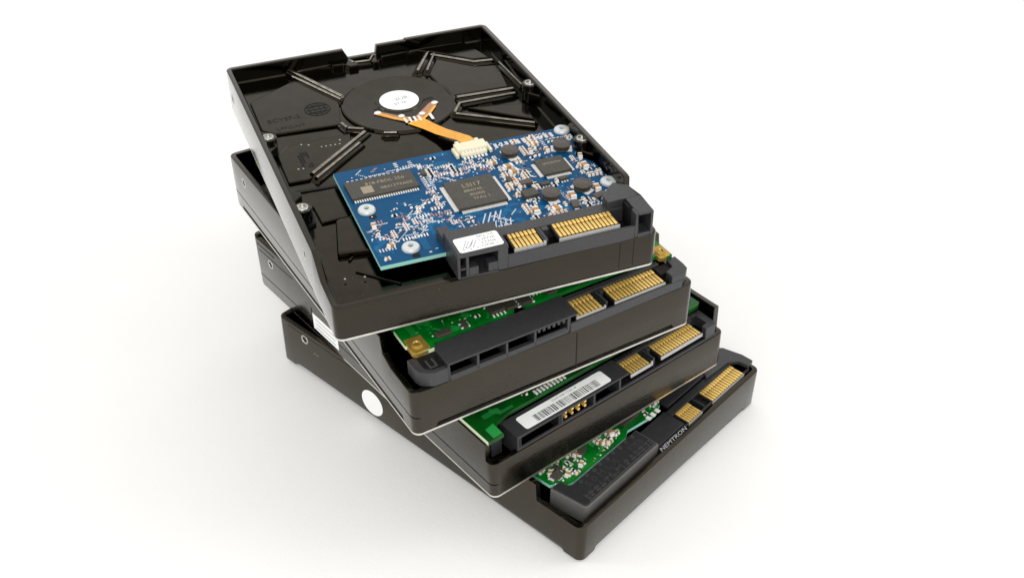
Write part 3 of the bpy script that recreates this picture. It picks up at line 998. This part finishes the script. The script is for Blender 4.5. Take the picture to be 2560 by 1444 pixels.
mb.box(12.7, 53.0, 6, 6.4, ZB, zt - .7, 1)
mb.box(53.0, 54.2, 0.05, 6.0, ZB, zt - .7)
# serrated strip in the fourth window
for i in range(6):
    mb.box(42.6 + i * 1.75, 43.6 + i * 1.75, 0.3, 1.2, zt - 2.0 - .1 * (i % 2), zt - .7)
mb.box(42.0, 52.8, 0.1, .9, ZB + 1.75, ZB + 2.4)
# rounded left end block
mb.prism([(3.4, 9.2), (3.4, 4.2), (4.0, 2.4), (6.2, .7), (7.6, .1), (12.0, .05), (12.0, 9.2)], ZB, zt - 1.2, 0)
# front lip under the sockets
mb.box(54.2, 96.6, 0.05, .9, ZB, 19.3)
mb.box(54.2, 92, .9, 9.4, ZB, 16.6, 1)
mb.box(54.2, 93.2, 8.4, 10.4, 16.6, 21.2)
mb.box(68.0, 68.8, 1.6, 8.4, 16.6, 20.9)
mb.box(69.3, 70.6, 6.6, 8.4, 16.6, 20.9)
mb.prism([(92.2, .05), (97.4, .05), (99.2, 1.6), (99.6, 4.2), (99.6, 8.6), (96.2, 8.6), (95.6, 4.6), (92.2, 3.4)], 19.32, zt - .5, 0)
mb.prism([(92.6, .95), (97.2, .95), (99.0, 1.7), (99.4, 4.2), (99.4, 8.4), (92.6, 8.4)], ZB, 19.3, 0)
c2 = mb.build('connector', ['plastic', 'shadow_black'], d2, bevel=.2)
rnd = random.Random(31)
scatter(b2, rnd, [(22, 90, 12, 17)], ['sot', 'so8', 'res'], 9, PZ, [(37, 44, 10, 19), (52, 58, 10, 18), (63, 70, 10, 17)], 4.5)
specks('solder_specks', b2, rnd, [(10, 90, 11.5, 20)], 60, PZ, [], ['green_trace', 'green_dk', 'solder'])
traces(b2, rnd, [(8, 96, 11.5, 34)], 60, PZ, [], 'green_trace')
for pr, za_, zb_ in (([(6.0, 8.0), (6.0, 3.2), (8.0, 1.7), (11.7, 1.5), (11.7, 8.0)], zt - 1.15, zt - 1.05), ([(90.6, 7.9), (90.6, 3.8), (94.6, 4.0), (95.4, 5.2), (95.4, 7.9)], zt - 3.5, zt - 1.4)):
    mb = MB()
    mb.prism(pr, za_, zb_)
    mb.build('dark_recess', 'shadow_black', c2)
mb = MB()
mb.box(7.4, 8.0, 2.4, 6.0, zt - 1.04, zt - .95)
mb.box(9.4, 10.0, 2.4, 6.0, zt - 1.04, zt - .95)
mb.box(7.4, 10.0, 2.2, 2.7, zt - 1.04, zt - .94)
mb.build('embossed_lettering', 'emboss', c2)
for x0, x1, zz in ((56.8, 66.9, 20.0), (67.0, 67.6, 20.4), (71.0, 90.3, 20.0)):
    mb = MB()
    mb.box(x0, x1, 1.2, 8.4, 18.7, zz, 0)
    mb.box(x0, x1, 0.85, 1.2, 18.7, zz - .02, 1)
    mb.build('contact_tongue', ['plastic_dk', 'tonguelip'], c2)
contacts(c2, 57.6, 65.9, 7, 1.3, 20.02, 7.0)
contacts(c2, 71.9, 89.6, 15, 1.5, 20.02, 6.8)

# ================================================================== DRIVE 3: darker green board, bar-code strip
d3 = drive_root('hard_drive', 'third hard drive from the top, long white barcode strip on its connector',
                -14.361, 24.327, -9.446, 22.902, 0.620, -1.538)
LO = 13.7
tray(d3, [
    [(0, LO), (3.0, LO), (3.4, LO), (W - 3, LO), (W, LO)],
    [(0, LO), (1.0, LO), (3.6, LO), (3.7, 22.7), (L, 21.6)],
    [(0, 22.4), (W, 22.4)],
    [(0, 21.6), (L - 24, 22.6), (L - 23.6, 20.4), (L - 3.6, 20.4), (L - 3.5, LO), (L, LO)],
], 11.0, thick=2.2, r=2.4, grooves=(5.0,), outm='paint_out2')
cover(d3, 2.0, 8)
side_holes(d3, [(135, 14.4)])
for sl_ in ((118.5, 143, 16.9, 17.35), (131, 144, 19.3, 19.9)):
    mb = MB()
    mb.box(-.06, .02, *sl_)
    mb.build('side_slot', 'shadow_black', d3)
mb = MB()
mb.box(-.10, .02, 89.4, 106.2, 2.0, 9.0)
sl = mb.build('paper_label', 'paper', d3)
sl['label'] = 'small white printed label on the left side'
for i in range(3):
    mb = MB()
    mb.box(-.13, -.09, 91, 104, 3.2 + i * 1.9, 3.6 + i * 1.9)
    mb.build('label_line', 'inkgrey', sl)
mb = MB()
mb.box(-.08, .02, 106.4, 106.9, 1.0, 11.0)
mb.build('side_seam', 'shadow_black', d3)
PZ = 22.0
b3 = board(d3, [(.7, 22.2), (.7, 2.6), (6.6, 2.6), (7.0, 7.4), (13, 9.0), (97, 9.0), (98.6, 10), (98.6, 132), (3.2, 132), (3.2, 22.2)], PZ, 1.5, 'green_dk', 'edge_green',
           'dark green board with a pale cut edge at its left end', pale=(0,))
mb = MB()
mb.prism([(3.0, 3.0), (6.4, 3.0), (6.8, 8.2), (3.2, 7.4)], PZ + .02, PZ + .06)
mb.build('gold_trace', 'green_trace', b3)
mb = MB()
mb.lathe(16.4, 16.0, [(1.9, PZ), (1.9, PZ + .05), (1.5, PZ + .06)], 24, 0)
mb.disc(16.4, 16.0, PZ + .04, PZ + .08, 1.5, n=24, mi=1)
mb.build('board_hole', ['amber', 'shadow_black'], b3)
mb = MB()
for i in range(9):
    mb.box(25.2 + i * 1.45, 26.0 + i * 1.45, 9.5, 11.5, PZ + .02, PZ + .3)
mb.build('row_of_leads', 'solder', b3)['kind'] = 'stuff'
chip(d3, 26, 37, 11.8, 22, PZ, 1.3, '', (9, 9))
rnd = random.Random(5)
scatter(b3, rnd, [(38, 58, 12, 22)], ['sot', 'so8', 'cap_m'], 6, PZ, [], 3.4)
scatter(b3, rnd, [(38, 60, 10.5, 20), (22, 26, 12, 20)], ['cap', 'res', 'cap_s', 'res'], 26, PZ, [(25, 38, 9, 23)], 1.9)
specks('solder_specks', b3, rnd, [(20, 70, 10, 22)], 90, PZ, [(25, 38, 9, 23)], ['white', 'solder'])
traces(b3, rnd, [(5, 97, 10, 40)], 80, PZ, [(25, 38, 9, 23), (13, 20, 13, 19)], 'green_trace')
mb = MB()
mb.strip([(60, 15.2, PZ + .7), (78, 15.4, PZ + .7), (88, 15.0, PZ + .7), (90.5, 13.4, PZ + .7), (91, 11, PZ + .7)], .7, .5)
mb.build('white_bead', 'solder', b3)
mb = MB()
mb.prism([(.2, 20.8), (4.6, 20.8), (4.6, 23.2), (.2, 23.2)], 20.5, PZ + .6)
mb.build('board_clip', 'solder', b3, bevel=.3)
zt = 19.4
ZB = 11.1
mb = MB()
mb.box(10.2, 57.0, 0.5, 9.2, zt - .6, zt)
mb.box(10.2, 10.9, .5, 9.2, ZB, zt - .6)
for x in (28.3, 41.9, 53.0):
    mb.box(x - .4, x + .4, .5, 6, ZB, zt - .6)
mb.box(10.9, 53.0, 6, 6.4, ZB, zt - .6, 1)
mb.box(10.2, 97.5, .5, 1.3, ZB, 14.5)
mb.box(54, 92, 1.3, 8.4, ZB, 14.2, 1)
mb.box(54, 93.0, 7.7, 9.4, 14.2, 18.4)
mb.box(69.0, 69.8, 1.8, 7.7, 14.2, 18.0)
mb.box(70.3, 71.8, 6.2, 7.7, 14.2, 18.0)
mb.prism([(92.6, .5), (97.2, .5), (97.8, 2.0), (98.2, 9.6), (90, 10.4), (90, 8.8), (95.2, 8.2), (95.2, 3.0), (92.6, 2.6)], 14.5, zt - .3)
mb.prism([(3.0, 5.5), (8.0, 5.5), (8.0, 8.6), (3.0, 8.6)], ZB, zt)
for i in range(5):
    mb.box(11.0, 12.0, .6, 1.2, ZB + 3.6 + i * .85, ZB + 4.0 + i * .85)
    mb.box(26.9, 27.9, .6, 1.2, ZB + 3.6 + i * .85, ZB + 4.0 + i * .85)
c3 = mb.build('connector', ['plastic', 'shadow_black'], d3, bevel=.16)
for i in range(4):
    for z in (15.2, 17.0):
        mb = MB()
        mb.box(30.0 + i * 2.7, 30.8 + i * 2.7, 1.2, 6, z, z + .8)
        mb.build('jumper_pin', 'gold', c3)
for x0, x1, zz in ((58.6, 67.6, 17.0), (67.8, 68.5, 17.6), (72.4, 92.0, 17.0)):
    mb = MB()
    mb.box(x0, x1, 1.7, 7.7, 15.7, zz, 0)
    mb.box(x0, x1, 1.35, 1.7, 15.7, zz - .02, 1)
    mb.build('contact_tongue', ['plastic_dk', 'tonguelip'], c3)
contacts(c3, 59.4, 66.8, 7, 1.9, 17.02, 5.8)
contacts(c3, 73.3, 91.0, 15, 1.9, 17.02, 5.8)
bl = paper('barcode_label', d3, 14.8, 50.2, 1.5, 7.5, zt + .03, .9)
bl['label'] = 'long white barcode strip'
mb = MB()
rnd = random.Random(8)
x = 19.8
while x < 46.2:
    wv = rnd.choice((.16, .22, .34, .5))
    mb.box(x, x + wv, 2.1, 5.2, zt + .125, zt + .15)
    x += wv + rnd.choice((.2, .28, .45))
mb.build('barcode', 'ink', bl)['kind'] = 'stuff'
text('label_print', 'Z2A0 6480 T7361 9F', 34, 6.4, zt + .14, 1.2, 'inkgrey', bl)
mb = MB()
leads(mb, 55, 67, 10.0, PZ - .4, 8, ln=1.0)
mb.build('connector_leads', 'ferrite', c3)['kind'] = 'stuff'
mb = MB()
for i in range(8):
    mb.box(56 + i * 1.25, 56.8 + i * 1.25, 8.1, 9.3, 18.45, 18.8)
mb.build('connector_teeth', 'plastic_dk', c3)['kind'] = 'stuff'

# ================================================================== DRIVE 4: the bottom one
d4 = drive_root('hard_drive', 'bottommost hard drive resting on the white table, round white sticker on its long side',
                0, 0, 0, 0.45, -0.06, 0.315)
LO = 16.2
tray(d4, [
    [(0, LO), (W, LO)],
    [(0, LO), (18.2, LO), (19.0, 22.2), (L, 20.4)],
    [(0, 20.4), (W, 20.4)],
    [(0, 20.4), (L - 19.6, 22.4), (L - 19.0, LO - .8), (L - 3.6, LO - .8), (L, LO)],
], 11.0, thick=2.2, feet=True, outm='paint_out4')
side_holes(d4, [(132, 17.2)])
mb = MB()
mb.box(-.06, .02, 104, 141, 18.9, 19.25)
mb.build('side_seam', 'shadow_black', d4)
mb = MB()
n = 40
mb.lathe(0, 0, [(5.4, 0), (5.35, .1)], n)
me = mb.mesh('round_sticker', ['paper'], centre=False)
o = put('round_sticker', me, -.02, 96.4, 8.2, parent=d4, ry=math.radians(-90))
o['label'] = 'round white sticker on the left side'
mb = MB()
mb.lathe(0, 0, [(4.6, .1), (4.55, .12)], n)
ms = mb.mesh('sticker_print', ['table'], centre=False)
s2 = bpy.data.objects.new('sticker_print', ms); COL.objects.link(s2); s2.parent = o
text('side_print', '--.-', -.05, 126, 13.6, 2.4, 'inkgrey', d4, M4=LEFTFACE)
PZ = 18.6
b4 = board(d4, [(5.4, 24.4), (5.6, 18.3), (8.6, 16.8), (9.0, 14.4), (12, 13.6), (39, 13.4), (42, 15.0), (55, 12.8), (59.5, 14.4), (60.5, 20), (60.5, 130), (5.4, 130)], PZ, 1.3, 'green', 'edge_teal',
           'green board crowded with small parts')
rnd = random.Random(21)
avo = [(22.5, 28, 15.6, 22), (40.5, 52, 13, 30), (60, 101, 8, 20)]
for k, x, y, r in (('diode', 23.8, 20.2, .4), ('cap_l', 36.8, 18.4, 1.2), ('cap_m', 12.8, 17.0, .3), ('cap_m', 9.2, 21.4, .6), ('cap_m', 19.2, 16.6, .4), ('diode', 22.6, 23.6, .4), ('cap_m', 31.4, 17.8, 1.5), ('cap_m', 33.4, 15.8, .1), ('res', 15.4, 20.2, .1), ('res', 16.8, 20.4, .1)):
    put(ME[k].name.split('.')[0], ME[k], x, y, PZ, r, b4)
scatter(b4, rnd, [(7, 40, 14.8, 27)], ['cap', 'cap_s', 'res', 'cap', 'res_s', 'cap'], 60, PZ, avo, 1.75)
scatter(b4, rnd, [(9, 40, 15.5, 27)], ['sot', 'diode', 'cap_m', 'res'], 16, PZ, avo, 2.6)
scatter(b4, rnd, [(51, 59.5, 14, 24)], ['cap', 'res', 'cap_s'], 22, PZ, [], 1.5)
specks('solder_specks', b4, rnd, [(7, 59, 14.5, 28)], 200, PZ, avo, ['white', 'solder', 'tan', 'green_trace'])
traces(b4, rnd, [(6, 59, 14.5, 40)], 90, PZ, avo, 'green_trace')
mb = MB()
leads(mb, 51.5, 56.5, 13.2, PZ, 3, ln=1.8)
mb.build('row_of_leads', 'solder', b4)['kind'] = 'stuff'
chip(d4, 42, 50.5, 16.5, 26, PZ, 1.4, '', (4, 4))
mb = MB()                      # black shield plate right of the board
mb.prism([(60.9, 12.0), (80, 11.8), (98, 11.8), (98, 130), (60.9, 130)], PZ - 1.6, PZ - .3)
mb.build('shield_plate', 'plastic_dk', d4, bevel=.2)
zt = 19.2
ZB = 11.1
mb = MB()
mb.prism([(4.4, 17.2), (5.8, 4.2), (6.8, 3.4), (44.0, 3.4), (44.0, 4.6), (44, 13.0), (10.4, 13.2), (9.4, 14.2), (8.6, 17.0)], ZB, zt - .5, 0)
mb.prism([(5.0, 16.8), (6.3, 4.6), (7.0, 3.9), (43.4, 3.9), (43.4, 12.6), (10.2, 12.8), (9.2, 13.8), (8.4, 16.6)], zt - .5, zt, 1)
mb.box(44.0, 98.5, 2.6, 3.5, ZB, 16.6, 1)
mb.box(44.0, 59.0, 3.5, 12.0, ZB, 17.4, 1)
mb.box(59.0, 97, 3.5, 8.6, ZB, 15.0, 1)
mb.box(59.0, 97, 8.6, 11.4, ZB, 17.6, 1)
mb.box(70.6, 71.4, 3.5, 8.6, 15.0, 17.2, 1)
c4 = mb.build('connector', ['plastic_lit', 'plastic_dk'], d4, bevel=.2)
mb = MB()
mb.prism([(82, 10.4), (94.2, 9.4), (97.2, 7.0), (97.6, 2.9), (101.2, 3.2), (101.3, 8), (99.6, 15.6), (92, 15.2), (91.0, 13.4), (84, 13.8)], 16.8, 18.6)
mb.build('connector_wing', 'plastic', c4, bevel=.35)
for x0, x1, zz in ((60.6, 68.8, 16.6), (75.0, 95.0, 16.6)):
    mb = MB()
    mb.box(x0, x1, 2.9, 8.6, 15.4, zz, 0)
    mb.box(x0, x1, 2.55, 2.9, 15.4, zz - .02, 1)
    mb.build('contact_tongue', ['plastic_dk', 'tonguelip'], c4)
contacts(c4, 61.4, 68.0, 7, 2.95, 16.62, 5.8)
contacts(c4, 75.9, 94.2, 15, 2.95, 16.62, 5.6)
text('embossed_lettering', '5 0 M L X', 21, 9.2, zt + .01, 3.2, 'plastic', c4, ext=.03, sx=1.2)
mb = MB()
rnd = random.Random(3)
for i in range(26):
    for j in range(2):
        if rnd.random() < .8:
            x_, y_ = 9.5 + i * 1.3, 5.0 + j * 1.2
            mb.box(x_, x_ + rnd.uniform(.4, .9), y_, y_ + .7, zt - .05, zt + rnd.uniform(.08, .25))
for i in range(13):                     # raised frames of the socket rows
    mb.box(9.0 + i * 2.6, 9.3 + i * 2.6, 4.6, 7.4, zt - .05, zt + .22)
for i in range(9):
    mb.lathe(13 + i * 3.4, 11.6 + .4 * (i % 2), [(.7, zt - .05), (.68, zt + .2), (.35, zt + .2), (.3, zt - .02)], 12)
mb.box(8.6, 43.0, 4.2, 4.45, zt - .05, zt + .3)
mb.build('socket_relief', 'emboss', c4)['kind'] = 'stuff'
text('embossed_lettering', 'F7E8', 38, 8.6, zt + .01, 3.2, 'plastic', c4, ext=.03)
text('printed_lettering', 'NEMTRON', 51.3, 2.3, 16.45, 1.9, 'inkgrey', c4, ext=.08, sx=1.6, rx=math.radians(30))
